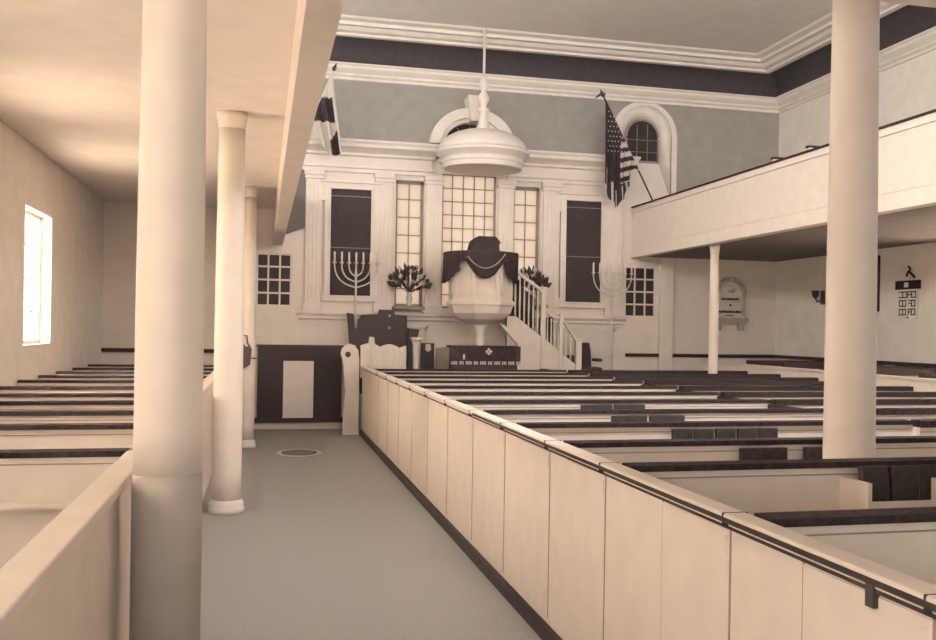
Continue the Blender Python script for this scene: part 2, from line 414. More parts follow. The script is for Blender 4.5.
# ------------------------------------------------------------------ aisle partition of the centre block, with pew doors
ROWS = [2.96, 4.23, 5.15, 6.20, 7.22] + [7.22 + 1.05 * k for k in range(1, 8)]      # pew backs, near to far
HP = 1.10
t = thing('pew_partition', 'long white pew wall with light cap rail running along the carpeted aisle', 'partition', (1.57, 8.4, 0))
MB().box(1.547, 1.59, .2, 15.96, .06, 1.05).build('panel', M['white'], t)
MB().box(1.512, 1.60, .2, 15.96, 1.065, 1.095).box(1.53, 1.595, .2, 15.96, 1.048, 1.065).build('cap_rail', M['white'], t, bevel=.008)
MB().box(1.504, 1.513, .2, 7.2, 1.068, 1.082).box(1.53, 1.536, .2, 15.96, 1.040, 1.050).build('cap_edging', M['edge'], t)
MB().box(1.515, 1.56, .2, 15.96, 0, .085).build('base_board', M['edge'], t)
for k, y in enumerate([1.9] + ROWS[:-1]):
    d = MB().box(1.541, 1.548, y + .14, y + .72, .12, 1.03)
    dr = d.build('door', M['white'], t, bevel=.003)
    MB().box(1.536, 1.542, y + .145, y + .165, .95, 1.01).box(1.536, 1.542, y + .145, y + .165, .2, .26).build('hinge', M['white'], dr)
    MB().box(1.5445, 1.5475, y + .130, y + .140, .12, 1.04).box(1.5445, 1.5475, y + .72, y + .728, .12, 1.04).build('door_seam', M['groove'], t)
    MB().box(1.508, 1.603, y + .1235, y + .1265, 1.05, 1.0965).build('cap_joint', M['edge'], t)
MB().box(1.525, 1.545, 2.25, 2.285, 1.00, 1.06).build('latch', M['metal_d'], t)

# newel at the far end of the aisle partition
t = thing('newel_panel', 'white scrolled newel with dark rosette ending the aisle pew wall', 'newel', (1.38, 16.02, 0))
pr = [(1.26, .0), (1.50, .0), (1.50, 1.20), (1.48, 1.34)] + [(1.345 + .135 * math.cos(a), 1.29 + .14 * math.sin(a)) for a in [PI * k / 10 for k in range(2, 13)]] + [(1.26, 1.05), (1.29, .7), (1.26, .3)]
MB().prism(pr, 'y', 15.98, 16.06).build('panel', M['white'], t, bevel=.006)
pts = [(1.32 + .045 * math.cos(a), 1.27 + .045 * math.sin(a)) for a in [2 * PI * k / 16 for k in range(16)]]
MB().prism(pts, 'y', 15.965, 15.985).build('rosette', M['metal_d'], t)

# ------------------------------------------------------------------ other pew partitions
t = thing('pew_partition', 'white pew wall with dark-edged cap beside the left aisle columns', 'partition', (-.54, 8.5, 0))
MB().box(-.58, -.53, -.5, 16.2, 0, 1.06).build('panel', M['white'], t)
MB().box(-.61, -.50, -.5, 16.2, 1.06, 1.10).build('cap_rail', M['white'], t, bevel=.006)
MB().box(-.618, -.61, -.5, 16.2, 1.07, 1.09).build('cap_edging', M['groove'], t)
t = thing('pew_partition', 'white pew wall standing above the dark pews below the right gallery', 'partition', (7.55, 9.5, 0))
MB().box(7.52, 7.57, 2.0, 16.3, 0, 1.18).build('panel', M['white'], t)
MB().box(7.49, 7.60, 2.0, 16.3, 1.18, 1.21).build('cap_rail', M['white'], t, bevel=.006)
t = thing('pew_partition', 'low dark-capped partition dividing the centre pews from the right pews', 'partition', (4.52, 9.5, 0))
MB().box(4.50, 4.54, 6.4, 16.0, 0, 1.02).build('panel', M['white'], t)
MB().box(4.47, 4.57, 6.4, 16.0, 1.02, 1.06).build('cap_rail', M['rail'], t)

# ------------------------------------------------------------------ pews
def make_pew(x0, x1, label, group, dark_top=.028, HP=HP, back='seatwood'):
    """pew with its back at local y=0; people sit on the near... seat faces the pulpit"""
    t = thing('pew', label, 'pew', (0, 0, 0), group)
    MB().box(x0, x1, -.018, .018, .0, HP - dark_top).build('back_panel', M['white'], t)
    MB().box(x0, x1, -.034, .085, HP - dark_top, HP).build('top_rail', M['rail'], t)
    if dark_top < .1:
        MB().box(x0, x1, -.024, -.018, HP - dark_top - .034, HP - dark_top - .029).build('rail_molding', M['groove'], t)
    MB().box(x0, x1, .018, .42, .42, .455).build('seat', M[back], t)
    MB().box(x0, x1, .36, .385, 0, .42).build('seat_front', M['white'], t)
    MB().box(x0, x1, -.125, -.018, .84, .855).box(x0, x1, -.125, -.115, .84, .88).build('book_rack', M['white'], t)
    return t
def pew_rows(x0, x1, ys, group, where, dark_top=.028, hp=HP):
    proto = None; N = len(ys)
    for k, y in enumerate(sorted(ys)):
        lab = 'white dark-railed pew, %s, %s from the viewer' % (where, ORD[k])
        if proto is None: proto = make_pew(x0, x1, lab, group, dark_top, hp); o = proto
        else: o = copy_tree(proto)
        o.location = ((0, y, 0)); o['label'] = lab
pew_rows(1.605, 4.49, ROWS, 'pews of the centre block', 'centre block')
pew_rows(4.55, 7.51, ROWS, 'pews of the right block', 'right block', .05)
pew_rows(XL + .02, -.59, [5.07, 6.38, 7.33, 8.28, 9.15, 10.15, 11.3, 12.3, 13.3, 14.4, 15.6], 'pews under the left gallery', 'left block under the gallery')
pew_rows(7.61, XR - .03, [9.2, 10.3, 11.4, 12.5, 13.6, 14.7], 'pews under the right gallery', 'side block under the right gallery', .09, 1.27)

# ------------------------------------------------------------------ hymnals
def hymnal_proto():
    t = thing('hymnal', '', 'book', (0, 0, 0), 'hymnals in the pew racks')
    MB().box(-.07, .07, -.02, .02, 0, .205).build('cover', M['book'], t, bevel=.004)
    MB().box(-.066, .073, -.014, .014, .004, .201).build('pages', M['page'], t)
    return t
HY = None
def hymnal(x, y, z, lab, rz=0, rx=0):
    global HY
    if HY is None: HY = hymnal_proto(); o = HY
    else: o = copy_tree(HY)
    o.location = (x, y, z); o.rotation_euler = (rx, 0, rz); o['label'] = lab
    return o
WH = {1: 'second', 2: 'third', 3: 'fourth', 4: 'fifth', 5: 'sixth'}
def books(row, xsb):
    names = ['leftmost', 'second', 'third', 'fourth', 'fifth', 'sixth']
    for i, x in enumerate(xsb):
        hymnal(x, ROWS[row] - .080, .858, 'dark hymnal standing in the rack of the %s centre pew, %s of %d' % (WH[row], names[i] + ('' if i == 0 else ' from left'), len(xsb)), rx=-.06)
books(2, [2.66, 2.80, 3.06, 3.20])
books(3, [2.70, 2.85, 3.01, 3.17, 3.32])
books(4, [2.64, 2.78, 2.95, 3.09])
books(5, [2.74, 2.88, 3.04, 3.18])
# open book trough on the second centre pew, filled with dark books
y = ROWS[1]
pw = [o for o in bpy.data.objects if o.get('label', '').startswith('white dark-railed pew, centre block, second')][0]
t = MB().box(2.68, 4.2, y - .24, y - .019, .865, .88).build('book_trough', M['white'], pw)
MB().box(2.68, 4.2, y - .25, y - .235, .865, .945).build('front_board', M['white'], t)
MB().box(2.665, 2.685, y - .25, y - .019, .80, 1.03).build('end_board', M['white'], t)
for i in range(7):
    hymnal(2.78 + .150 * i, y - .135 - .012 * (i % 2), .886, 'dark hymnal packed in the white book trough, %s from the left' % ORD[i], rx=-.12, rz=.05 * (-1) ** i)
for i, x in enumerate((3.06, 3.165)):
    o = MB().box(x - .03, x + .03, -.004, .004, 0, .16).build('leaflet', M['page'])
    o.location = (0, y - .205, .882)
    tag(o, 'pale paper leaflet tucked in front of the books in the trough, %s' % ('left one' if i == 0 else 'right one'), 'leaflet', 'leaflets in the trough')

# ------------------------------------------------------------------ floor register in the aisle
t = thing('floor_register', 'oval dark floor grating with pale rim set in the aisle carpet', 'grating', (.51, 13.75, 0))
mb = MB(); pts = [(.51 + .30 * math.cos(a), 13.75 + .42 * math.sin(a)) for a in [2 * PI * k / 40 for k in range(40)]]
mb.prism(pts, 'z', .001, .006); mb.build('rim', M['metal_w'], t)
mb = MB(); pts = [(.51 + .235 * math.cos(a), 13.75 + .31 * math.sin(a)) for a in [2 * PI * k / 40 for k in range(40)]]
mb.prism(pts, 'z', .006, .009); mb.build('plate', M['metal_d'], t)
mb = MB()
for k in range(-4, 5):
    w = .20 * math.sqrt(max(0, 1 - (k / 5.0) ** 2)); mb.box(.51 - w, .51 + w, 13.75 + k * .058 - .003, 13.75 + k * .058 + .003, .009, .014)
mb.build('grille', M['groove'], t)

# ------------------------------------------------------------------ low dark screen with white door at the aisle's end
t = thing('low_screen', 'low dark screen with a white door panel at the far end of the aisle', 'screen', (.62, 16.95, 0))
MB().box(-.06, 1.30, 16.93, 16.97, .12, 1.38).build('panel', M['tablet'], t)
MB().box(-.08, 1.34, 16.915, 16.975, 1.36, 1.395).build('cap', M['dark'], t)
MB().box(-.12, 1.42, 16.905, 16.975, .11, .19).build('plinth', M['dark'], t)
d = MB().box(.35, .84, 16.895, 16.93, .19, 1.13).build('door', M['white'], t, bevel=.004)
MB().box(.35, .84, 16.885, 16.895, 1.09, 1.13).box(.35, .84, 16.888, 16.896, .64, .66).build('door_rail', M['white'], d)

# small dark lantern fitting on the third column
t = thing('wall_lantern', 'small dark lantern with ring handle hung on the third left column', 'lantern', (-.19, 14.26, 1.0))
MB().prism([(-.28, 1.08), (-.15, 1.16), (-.13, 1.38), (-.17, 1.42), (-.27, 1.40)], 'y', 14.24, 14.33).build('body', M['metal_d'], t)
MB().tube([(-.22, 14.285, 1.40), (-.27, 14.285, 1.47), (-.26, 14.285, 1.57), (-.20, 14.285, 1.56), (-.19, 14.285, 1.46), (-.15, 14.285, 1.40)], .012, 8).build('ring', M['metal_d'], t)
MB().tube([(-.14, 14.285, 1.25), (-.06, 14.285, 1.25)], .01, 6).build('arm', M['metal_d'], t)

# ------------------------------------------------------------------ chancel platform
struct(MB().box(1.56, 6.30, 15.25, D, 0, .60).build('floor_chancel', M['carpet']))

# ------------------------------------------------------------------ pulpit
PX, PY = 3.45, 16.0
t = thing('pulpit', 'white wineglass pulpit with panelled sides before the centre window', 'pulpit', (PX, PY, .6))
R8 = PI / 8
MB().lathe([(.08, 1.76), (.22, 1.80), (.38, 1.86), (.50, 1.96), (.54, 2.08)], (PX, PY), 8, smooth=False, rot=R8).build('bowl', M['white'], t)
MB().lathe([(.55, 2.08), (.57, 2.10), (.57, 2.14), (.54, 2.17)], (PX, PY), 8, smooth=False, rot=R8).build('molding', M['white'], t)
MB().lathe([(.53, 2.17), (.535, 2.84)], (PX, PY), 8, smooth=False, rot=R8).build('body', M['white'], t)
MB().lathe([(.54, 2.84), (.58, 2.86), (.60, 2.90), (.60, 2.92)], (PX, PY), 8, smooth=False, rot=R8).build('rim', M['white'], t)
pan = MB()
for k in range(8):
    a = k * PI / 4; u = Vector((math.cos(a), math.sin(a), 0)); w = Vector((-math.sin(a), math.cos(a), 0)); ap = .534 * math.cos(R8) + .004
    for (s0, s1, z0, z1) in ((-.15, .15, 2.24, 2.26), (-.15, .15, 2.74, 2.76), (-.15, -.13, 2.24, 2.76), (.13, .15, 2.24, 2.76)):
        c = Vector((PX, PY, 0)) + u * ap
        vs = [c + w * s + Vector((0, 0, z)) + u * e for e in (-.006, .012) for z in (z0, z1) for s in (s0, s1)]
        pan.add(vs, [(0, 2, 3, 1), (4, 5, 7, 6), (0, 1, 5, 4), (2, 6, 7, 3), (0, 4, 6, 2), (1, 3, 7, 5)])
pan.build('panel_frame', M['white'], t)
MB().lathe([(.20, .60), (.20, .66), (.12, .72), (.085, 1.0), (.07, 1.45), (.075, 1.66), (.12, 1.77), (.13, 1.80)], (PX, PY), 20).build('pedestal', M['white'], t)
br = MB().prism([(PX + .32, 1.80), (PX + .40, 1.78), (PX + .72, 1.50), (PX + .72, 1.40), (PX + .66, 1.42)], 'y', PY - .05, PY + .05).box(PX + .62, PX + .76, PY - .07, PY + .07, .6, 1.52)
br.build('strut', M['white'], t)

# cloth draped over the pulpit rim, with swag and tails
ang0 = math.atan2(-PY, -PX)
def drape_bottom(s):
    if s < -.52: return 2.44 + max(0, (s + .90)) * .55
    if s < -.36: return 2.78
    if s < .58:
        u = (s - .10) / .48; return 2.50 + .30 * u * u
    if s < .64: return 2.76
    return 2.60 - (s - .64) * .55
mb = MB(); NA, NZ = 120, 16; vs = []
for i in range(NA + 1):
    s = -1.0 + 2.0 * i / NA; a = ang0 + math.asin(max(-1, min(1, s))) * 1.02
    zb = drape_bottom(s)
    for j in range(NZ + 1):
        u = j / NZ
        if u < .12: rr = .48 + (.612 - .48) * (u / .12); z = 2.945
        else: rr = .612; z = 2.94 + (zb - 2.94) * (u - .12) / .88
        sw = 0
        if -.36 <= s < .58: sw = .05 * math.sin(PI * (s + .36) / .94) * u + .012 * math.sin((z + .35 * ((s - .1) / .48) ** 2 * -1) * 75) * u
        else: sw = .016 * math.sin(s * 55) * u
        vs.append((PX + (rr + sw) * math.cos(a), PY + (rr + sw) * math.sin(a), z))
fs = [(i * (NZ + 1) + j, (i + 1) * (NZ + 1) + j, (i + 1) * (NZ + 1) + j + 1, i * (NZ + 1) + j + 1) for i in range(NA) for j in range(NZ)]
mb.add(vs, fs, 0, True)
t = thing('pulpit_cloth', 'dark velvet cloth with swag and hanging tails draped on the pulpit', 'cloth', (PX, PY - .55, 2.92))
mb.build('drape', M['cloth_d'], t, solid=.012)
MB().tube([(2.985, 15.48, 2.78), (2.985, 15.47, 2.66)], [.004, .014], 8).ball((2.985, 15.47, 2.63), .022, sc=(1, 1, 1.5)).build('tassel', M['cloth_d'], t)
# sheen of the swag, laid on as a thin pale tube
swag_sheen = [(PX + .69 * math.cos(ang0 + math.asin(s)), PY + .69 * math.sin(ang0 + math.asin(s)), 2.66 + .26 * ((s - .1) / .48) ** 2) for s in [-.3 + .86 * k / 24 for k in range(25)]]
MB().tube(swag_sheen, .009, 6).build('swag_sheen', M['marble'], t)
# desk on the pulpit
t = thing('pulpit_desk', 'dark cloth-covered reading desk standing on top of the pulpit', 'desk', (PX - .02, PY - .35, 2.95))
MB().prism([(3.17, 2.952), (3.65, 2.952), (3.64, 3.04), (3.66, 3.10), (3.58, 3.18), (3.30, 3.18), (3.22, 3.12), (3.19, 3.04)], 'y', 15.52, 15.80).build('body', M['cloth_d'], t, bevel=.02)
MB().box(3.28, 3.54, 15.515, 15.53, 3.00, 3.06).build('fringe', M['cloth_d'], t)

# ------------------------------------------------------------------ sounding board
t = thing('sounding_board', 'white octagonal sounding board with turned finial hung above the pulpit', 'canopy', (PX, PY, 4.2))
MB().lathe([(.25, 4.33), (.60, 4.30), (.64, 4.31), (.64, 4.38), (.66, 4.40), (.66, 4.46), (.70, 4.50), (.75, 4.535), (.765, 4.55), (.765, 4.585), (.72, 4.60)], (PX, PY), 48).build('cornice', M['white'], t, bevel=.004)
MB().lathe([(.745, 4.595), (.72, 4.67), (.67, 4.75), (.59, 4.82), (.48, 4.88), (.35, 4.925), (.20, 4.95), (.11, 4.96)], (PX, PY), 48).build('dome', M['white'], t)
MB().lathe([(.16, 4.93), (.12, 4.99), (.075, 5.10), (.055, 5.20), (.06, 5.24), (.10, 5.27), (.10, 5.30), (.055, 5.33), (.05, 5.36), (.085, 5.42), (.095, 5.48), (.07, 5.54), (.04, 5.58), (.045, 5.62), (.075, 5.65), (.085, 5.70), (.075, 5.76), (.03, 5.80), (.012, 5.84)], (PX, PY), 20).build('finial', M['white'], t)
MB().tube([(PX, PY, 5.82), (PX, PY, 6.63)], .022, 10).build('hanging_rod', M['metal_w'], t)
# ------------------------------------------------------------------ pulpit stair
t = thing('pulpit_stair', 'white pulpit stair with balusters turning down towards the pews', 'staircase', (4.6, 16.3, .6))
yf = 16.18
sk = MB().prism([(3.95, .60), (5.20, .60), (5.20, 1.10), (4.90, 1.32), (4.60, 1.56), (4.53, 1.60), (4.10, 1.93), (3.95, 1.93)], 'y', yf, yf + .05)
sk.build('stringer', M['white'], t)
st = MB()
for k in range(5): st.box(4.02 + .12 * k, 4.14 + .12 * k, yf + .05, yf + .38, .6, 1.90 - .14 * k)
for k in range(4): st.box(4.62, 5.18, yf + .05, yf + .38, .6, 1.28 - .2 * k) if k == 0 else st.box(4.62 + .14 * k, 4.62 + .14 * (k + 1), yf + .05, yf + .38, .6, 1.28 - .12 * k)
st.build('steps', M['dark'], t)
MB().prism([(4.06, 1.5), (4.53, 1.5), (4.53, 2.26), (4.10, 2.58), (4.06, 2.58)], 'y', yf + .40, yf + .43).box(4.615, 4.86, yf + .40, yf + .43, 1.2, 1.93).build('back_board', M['dark'], t)
def slab(mb, p, q, w, h):                    # a sloping bar along x
    mb.prism([(p[0], p[1] - h / 2), (q[0], q[1] - h / 2), (q[0], q[1] + h / 2), (p[0], p[1] + h / 2)], 'y', yf - w / 2 + .025, yf + w / 2 + .025)
h1 = MB(); slab(h1, (4.04, 2.72), (4.55, 2.36), .08, .055); h1.build('handrail', M['white'], t)
h1 = MB(); slab(h1, (4.90, 1.92), (5.19, 1.50), .08, .055); h1.build('handrail', M['white'], t)
h1 = MB(); pts = [(4.60 + .30 * k / 8, 2.05 - .13 * math.sin(PI * min(1, k / 8 * .9) * .75)) for k in range(9)]
for p, q in zip(pts, pts[1:]): slab(h1, p, q, .07, .04)
h1.build('handrail', M['white'], t)
for k in range(6):
    x = 4.09 + .078 * k; z0 = 1.93 - (x - 4.10) * .76; z1 = 2.69 - (x - 4.04) * .70
    MB().lathe([(.012, z0), (.016, z0 + .05), (.012, z0 + .12), (.018, z0 + .3), (.011, z1 - .1), (.014, z1)], (x, yf + .025), 8).build('baluster', M['white'], t)
for k in range(4):
    x = 4.655 + .065 * k
    MB().lathe([(.012, 1.30), (.015, 1.5), (.010, 1.8), (.012, 1.95 - .05 * k)], (x, yf + .02), 8).build('baluster', M['white'], t)
for k in range(2):
    x = 4.985 + .08 * k
    MB().lathe([(.012, 1.2 - .08 * k), (.014, 1.4 - .05 * k), (.011, 1.75 - .11 * k)], (x, yf + .02), 8).build('baluster', M['white'], t)
MB().box(4.535, 4.615, yf - .02, yf + .07, .6, 2.40).box(4.52, 4.63, yf - .035, yf + .085, 2.38, 2.43).build('newel', M['white'], t, bevel=.006)
MB().box(4.86, 4.92, yf - .02, yf + .07, .6, 1.97).build('newel', M['white'], t, bevel=.006)
MB().box(5.15, 5.25, yf - .04, yf + .08, .6, 1.54).box(5.14, 5.26, yf - .05, yf + .09, 1.52, 1.56).build('newel', M['white'], t, bevel=.006)

# ------------------------------------------------------------------ communion table under a dark fringed cloth
t = thing('communion_table', 'low table covered by a dark cloth with diamond emblem below the pulpit', 'table', (3.4, 15.5, .6))
MB().box(2.88, 3.92, 15.33, 15.66, .60, 1.40).build('table_body', M['dark'], t)
fr = MB(); vs = []; n = 60
for i in range(n + 1):
    x = 2.84 + 1.12 * i / n
    for z, e in ((1.435, .16), (1.43, 0), (1.3, .004), (1.2, .008), (1.15, .012)):
        vs.append((x, 15.29 + e * (1 if z > 1.432 else 0) - (.012 * math.sin(i * 1.1) if z < 1.4 else 0), z))
fr.add(vs, [(i * 5 + j, (i + 1) * 5 + j, (i + 1) * 5 + j + 1, i * 5 + j + 1) for i in range(n) for j in range(4)], 0, True)
fr.box(2.84, 3.96, 15.31, 15.68, 1.41, 1.44)
cl = fr.build('cloth', M['cloth_d'], t)
fg = MB()
for i in range(46):
    if i % 9 in (0, 5): continue
    x = 2.83 + 1.14 * i / 45; fg.box(x - .007, x + .007, 15.265, 15.277, 1.15, 1.20)
fg.build('fringe', M['marble_l'], cl)
dm = MB(); c = (3.44, 1.355)
for dx, dz in ((0, .032), (0, -.032), (.032, 0), (-.032, 0)):
    q = .026; dm.prism([(c[0] + dx - q, c[1] + dz), (c[0] + dx, c[1] + dz - q), (c[0] + dx + q, c[1] + dz), (c[0] + dx, c[1] + dz + q)], 'y', 15.263, 15.272)
dm.build('emblem', M['marble_l'], cl)
MB().box(3.03, 3.06, 15.263, 15.272, 1.23, 1.31).build('emblem', M['marble_l'], cl)

# ------------------------------------------------------------------ dark high-backed settee and the white-clothed table before it
t = thing('settee', 'dark carved high-backed settee with raised centre below the left windows', 'settee', (1.9, 16.6, .6))
bp = [(1.53, .95), (2.40, .95), (2.40, 1.70), (2.34, 1.70), (2.335, 1.91), (2.13, 1.925), (2.12, 2.0), (1.87, 2.0), (1.86, 1.925), (1.58, 1.91), (1.53, 1.80), (1.52, 1.72)]
MB().prism(bp, 'y', 16.60, 16.68).build('back', M['dark'], t, bevel=.012)
MB().prism([(1.57, .60), (1.62, .60), (1.60, 1.2), (1.53, 1.66), (1.47, 1.70), (1.46, 1.88), (1.44, 1.925), (1.34, 1.935), (1.37, 1.72), (1.39, 1.44), (1.50, 1.40)], 'y', 16.56, 16.68).build('post', M['dark'], t, bevel=.008)
MB().prism([(2.36, .60), (2.44, .60), (2.42, 1.42), (2.50, 1.54), (2.53, 1.68), (2.36, 1.70), (2.34, 1.40)], 'y', 16.5, 16.60).build('post', M['dark'], t, bevel=.008)
MB().box(1.62, 2.34, 16.25, 16.60, .98, 1.06).build('seat', M['dark'], t)
for x in (1.60, 2.28): MB().box(x, x + .06, 16.26, 16.33, .6, .98).build('leg', M['dark'], t)
orn = MB()
for z in (1.90, 1.70): orn.ball((2.04, 16.595, z), .024, n=10)
orn.build('boss', M['marble'], t)
t = thing('linen_table', 'small table under white linen in front of the dark settee', 'table', (1.86, 16.1, 0))
MB().box(1.58, 2.10, 16.02, 16.14, .60, 1.34).build('table_body', M['dark'], t)
tw = MB(); vs = []; n = 48
def top(s): return 1.40 + .055 * abs(math.sin(s * 7.3)) + (.10 if .2 < s < .30 else 0) - .035 * s
for i in range(n + 1):
    s = i / n; x = 1.52 + .73 * s
    for z, yy in ((top(s), 16.16), (top(s) + .004, 16.03), (1.3, 16.0), (1.1, 16.0), (.9, 15.99)):
        vs.append((x, yy + .008 * math.sin(i * .9), z))
tw.add(vs, [(i * 5 + j, (i + 1) * 5 + j, (i + 1) * 5 + j + 1, i * 5 + j + 1) for i in range(n) for j in range(4)], 0, True)
tw.build('linen', M['cloth_w'], t, solid=.006)
# fluted white pedestal stand
t = thing('font', 'slim white fluted stand with flared top right of the linen table', 'stand', (2.35, 15.6, .6))
MB().lathe([(.10, .60), (.10, .66), (.045, .72), (.04, 1.36), (.05, 1.42), (.075, 1.49)], (2.35, 15.6), 16, smooth=False).build('shaft', M['metal_w'], t)
MB().lathe([(.07, 1.48), (.10, 1.53), (.105, 1.555), (.08, 1.55)], (2.35, 15.6), 16).build('bowl', M['metal_w'], t)
# low dark chair beside the stand
t = thing('side_chair', 'low dark chair with a white book, between the stand and the dark table', 'chair', (2.56, 16.3, .6))
MB().box(2.55, 2.77, 16.40, 16.45, 1.0, 1.46).build('backrest', M['dark'], t, bevel=.01)
MB().box(2.55, 2.78, 16.05, 16.44, .98, 1.04).build('seat', M['dark'], t)
for x in (2.56, 2.73):
    for y in (16.07, 16.39): MB().box(x, x + .04, y, y + .04, .6, .98).build('leg', M['dark'], t)
o = MB().prism([(2.61, 1.35), (2.66, 1.31), (2.71, 1.35), (2.70, 1.44), (2.62, 1.44)], 'y', 16.36, 16.395).build('open_book', M['page'])
tag(o, 'small white book propped against the low dark chair', 'book')
o = tag(MB().prism([(2.80, .60), (3.06, .60), (3.06, 1.40), (2.82, 1.38)], 'y', 16.46, 16.52).build('kneeling_board', M['groove']), 'grey board leaning behind the dark-clothed table, left side', 'board')
# dark armchair right of the stair newel
t = thing('armchair', 'dark armchair behind the pew ends right of the pulpit stair', 'chair', (5.42, 16.4, .6))
MB().prism([(5.27, 1.0), (5.55, 1.0), (5.53, 1.35), (5.50, 1.50), (5.28, 1.50)], 'y', 16.5, 16.56).build('backrest', M['dark'], t, bevel=.01)
MB().box(5.26, 5.62, 16.15, 16.52, 1.0, 1.08).build('seat', M['dark'], t)
for x in (5.27, 5.56):
    for y in (16.17, 16.46): MB().box(x, x + .04, y, y + .04, .6, 1.0).build('leg', M['dark'], t)
MB().box(5.56, 5.62, 16.15, 16.52, 1.18, 1.23).build('arm', M['dark'], t)

# ------------------------------------------------------------------ framed dark tablets
def tablet(x0, x1, z0, z1, label):
    t = thing('wall_tablet', label, 'panel', ((x0 + x1) / 2, D, z0), 'framed wall tablets')
    y = D - .001
    MB().box(x0, x1, y - .035, y, z0, z1).build('panel', M['tablet'], t)
    f = MB(); w = .09
    for (a, b, c, d, e) in ((x0 - w, x0, z0, z1, .07), (x1, x1 + w, z0, z1, .07), (x0 - w, x1 + w, z0 - w, z0, .07), (x0 - w - .05, x1 + w + .05, z1, z1 + w, .07),
                            (x0 - w - .05, x0 - w, z1 - .22, z1, .07), (x1 + w, x1 + w + .05, z1 - .22, z1, .07), (x0 - w - .04, x0 - w, z0 - w, z0 + .08, .07), (x1 + w, x1 + w + .04, z0 - w, z0 + .08, .07),
                            (x0 - .02, x0 + .012, z0, z1, .085), (x1 - .012, x1 + .02, z0, z1, .085), (x0 - .02, x1 + .02, z1 - .012, z1 + .02, .085), (x0 - .02, x1 + .02, z0 - .02, z0 + .012, .085)):
        f.box(a, b, y - e, y, c, d)
    f.box(x0 - w - .075, x1 + w + .075, y - .10, y, z1 + w, z1 + w + .035)
    f.build('frame', M['white'], t, bevel=.005)
    ln = MB()
    for z in ((z0 + .45 * (z1 - z0)), z0 + .93 * (z1 - z0)): ln.box(x0, x1, y - .038, y - .034, z - .006, z + .006)
    ln.build('lines', M['groove'], t)
tablet(1.07, 1.76, 2.22, 4.02, 'tall dark framed wall panel behind the left branched candlestick')
tablet(5.17, 5.85, 2.20, 4.02, 'tall dark framed wall panel right of the pulpit stair')

# ------------------------------------------------------------------ seven-branched candlesticks
def candelabrum(x, y, z0, zt, sp, label):
    t = thing('candelabrum', label, 'candlestick', (x, y, z0), 'seven-branched candlesticks')
    MB().lathe([(.14, z0), (.14, z0 + .03), (.05, z0 + .07), (.025, z0 + .14)], (x, y), 20).build('base', M['metal_w'], t)
    MB().lathe([(.022, z0 + .1), (.018, z0 + .6), (.028, z0 + .66), (.018, z0 + .72), (.018, zt - .42), (.026, zt - .36), (.016, zt - .3), (.016, zt - .2)], (x, y), 12).build('stem', M['metal_w'], t)
    for k in (1, 2, 3):
        for s in (-1, 1):
            r = sp * k; zb = zt - .30 - .09 * k
            pts = [(x, y, zb - .02)] + [(x + s * r * math.sin(a) ** .9, y, zb + (zt - .22 - zb) * (1 - math.cos(a)) ** 1.0) for a in [PI / 2 * j / 10 for j in range(2, 11)]]
            pts.append((x + s * r, y, zt - .18))
            MB().tube(pts, .0125, 8).build('branch', M['metal_w'], t)
    for k in range(-3, 4):
        c = MB().lathe([(.010, zt - .20), (.036, zt - .185), (.036, zt - .175), (.015, zt - .165)], (x + sp * k, y), 10)
        c = c.build('cup', M['metal_w'], t)
        MB().lathe([(.016, zt - .17), (.015, zt)], (x + sp * k, y), 10).build('candle', M['cloth_w'], c)
candelabrum(1.50, 16.80, 0, 2.95, .118, 'pale seven-branched floor candlestick before the left dark panel')
candelabrum(5.95, 16.62, .6, 2.90, .118, 'pale seven-branched floor candlestick beside the right dark panel')

# ------------------------------------------------------------------ flowers on the side window sills
def flowers(x, y, z, sc, label, seed, lean=0.0):
    rnd = random.Random(seed)
    s = tag(MB().box(x - .26, x + .26, y - .07, D + .10, z - .05, z - .005).build('window_shelf', M['groove']), 'grey sill shelf under the %s vase of flowers' % ('left' if x < CX else 'right'), 'shelf')
    t = thing('flower_vase', label, 'vase', (x, y, z))
    MB().lathe([(.05, z), (.055, z + .02), (.03, z + .05), (.06, z + .12), (.035, z + .20), (.05, z + .24)], (x, y), 14).build('vase', M['metal_w'], t)
    f = MB(); st = MB(); pe = MB()
    for k in range(85):
        a = rnd.uniform(.08, PI - .08); r = sc * rnd.uniform(.25, 1) ** .6
        dx = math.cos(a) * r * 1.0 + lean; dz = .14 + math.sin(a) * r * 1.15; dy = rnd.uniform(-.12, .10)
        tip = Vector((x + dx, y + dy, z + .14 + dz)); 
        if k % 3 == 0: st.tube([(x, y, z + .22), (x + dx * .5, y + dy * .5, z + .2 + dz * .55), tip], .006, 5)
        d = Vector((dx, dy, dz)).normalized(); L = rnd.uniform(.08, .15); W = rnd.uniform(.022, .045)
        sd = d.cross(Vector((rnd.uniform(-.3, .3), 1, rnd.uniform(-.3, .3)))).normalized(); up = d.cross(sd)
        vs = [tip - d * L * .5, tip + sd * W + up * .006, tip + d * L * .6, tip - sd * W + up * .006, tip + up * .02, tip - up * .006]
        (pe if k % 7 == 0 else f).add(vs, [(0, 1, 4), (1, 2, 4), (2, 3, 4), (3, 0, 4), (1, 0, 5), (2, 1, 5), (3, 2, 5), (0, 3, 5)])
    f.build('foliage', M['leaf'], t); st.build('stems', M['leaf'], t); pe.build('blossoms', M['petal'], t)
flowers(2.395, 16.80, 2.07, .36, 'vase of spreading dark-leaved flowers on the left window sill', 3)
flowers(4.56, 16.82, 2.15, .30, 'vase of dark flowers on the sill behind the pulpit stair', 5, -.02)

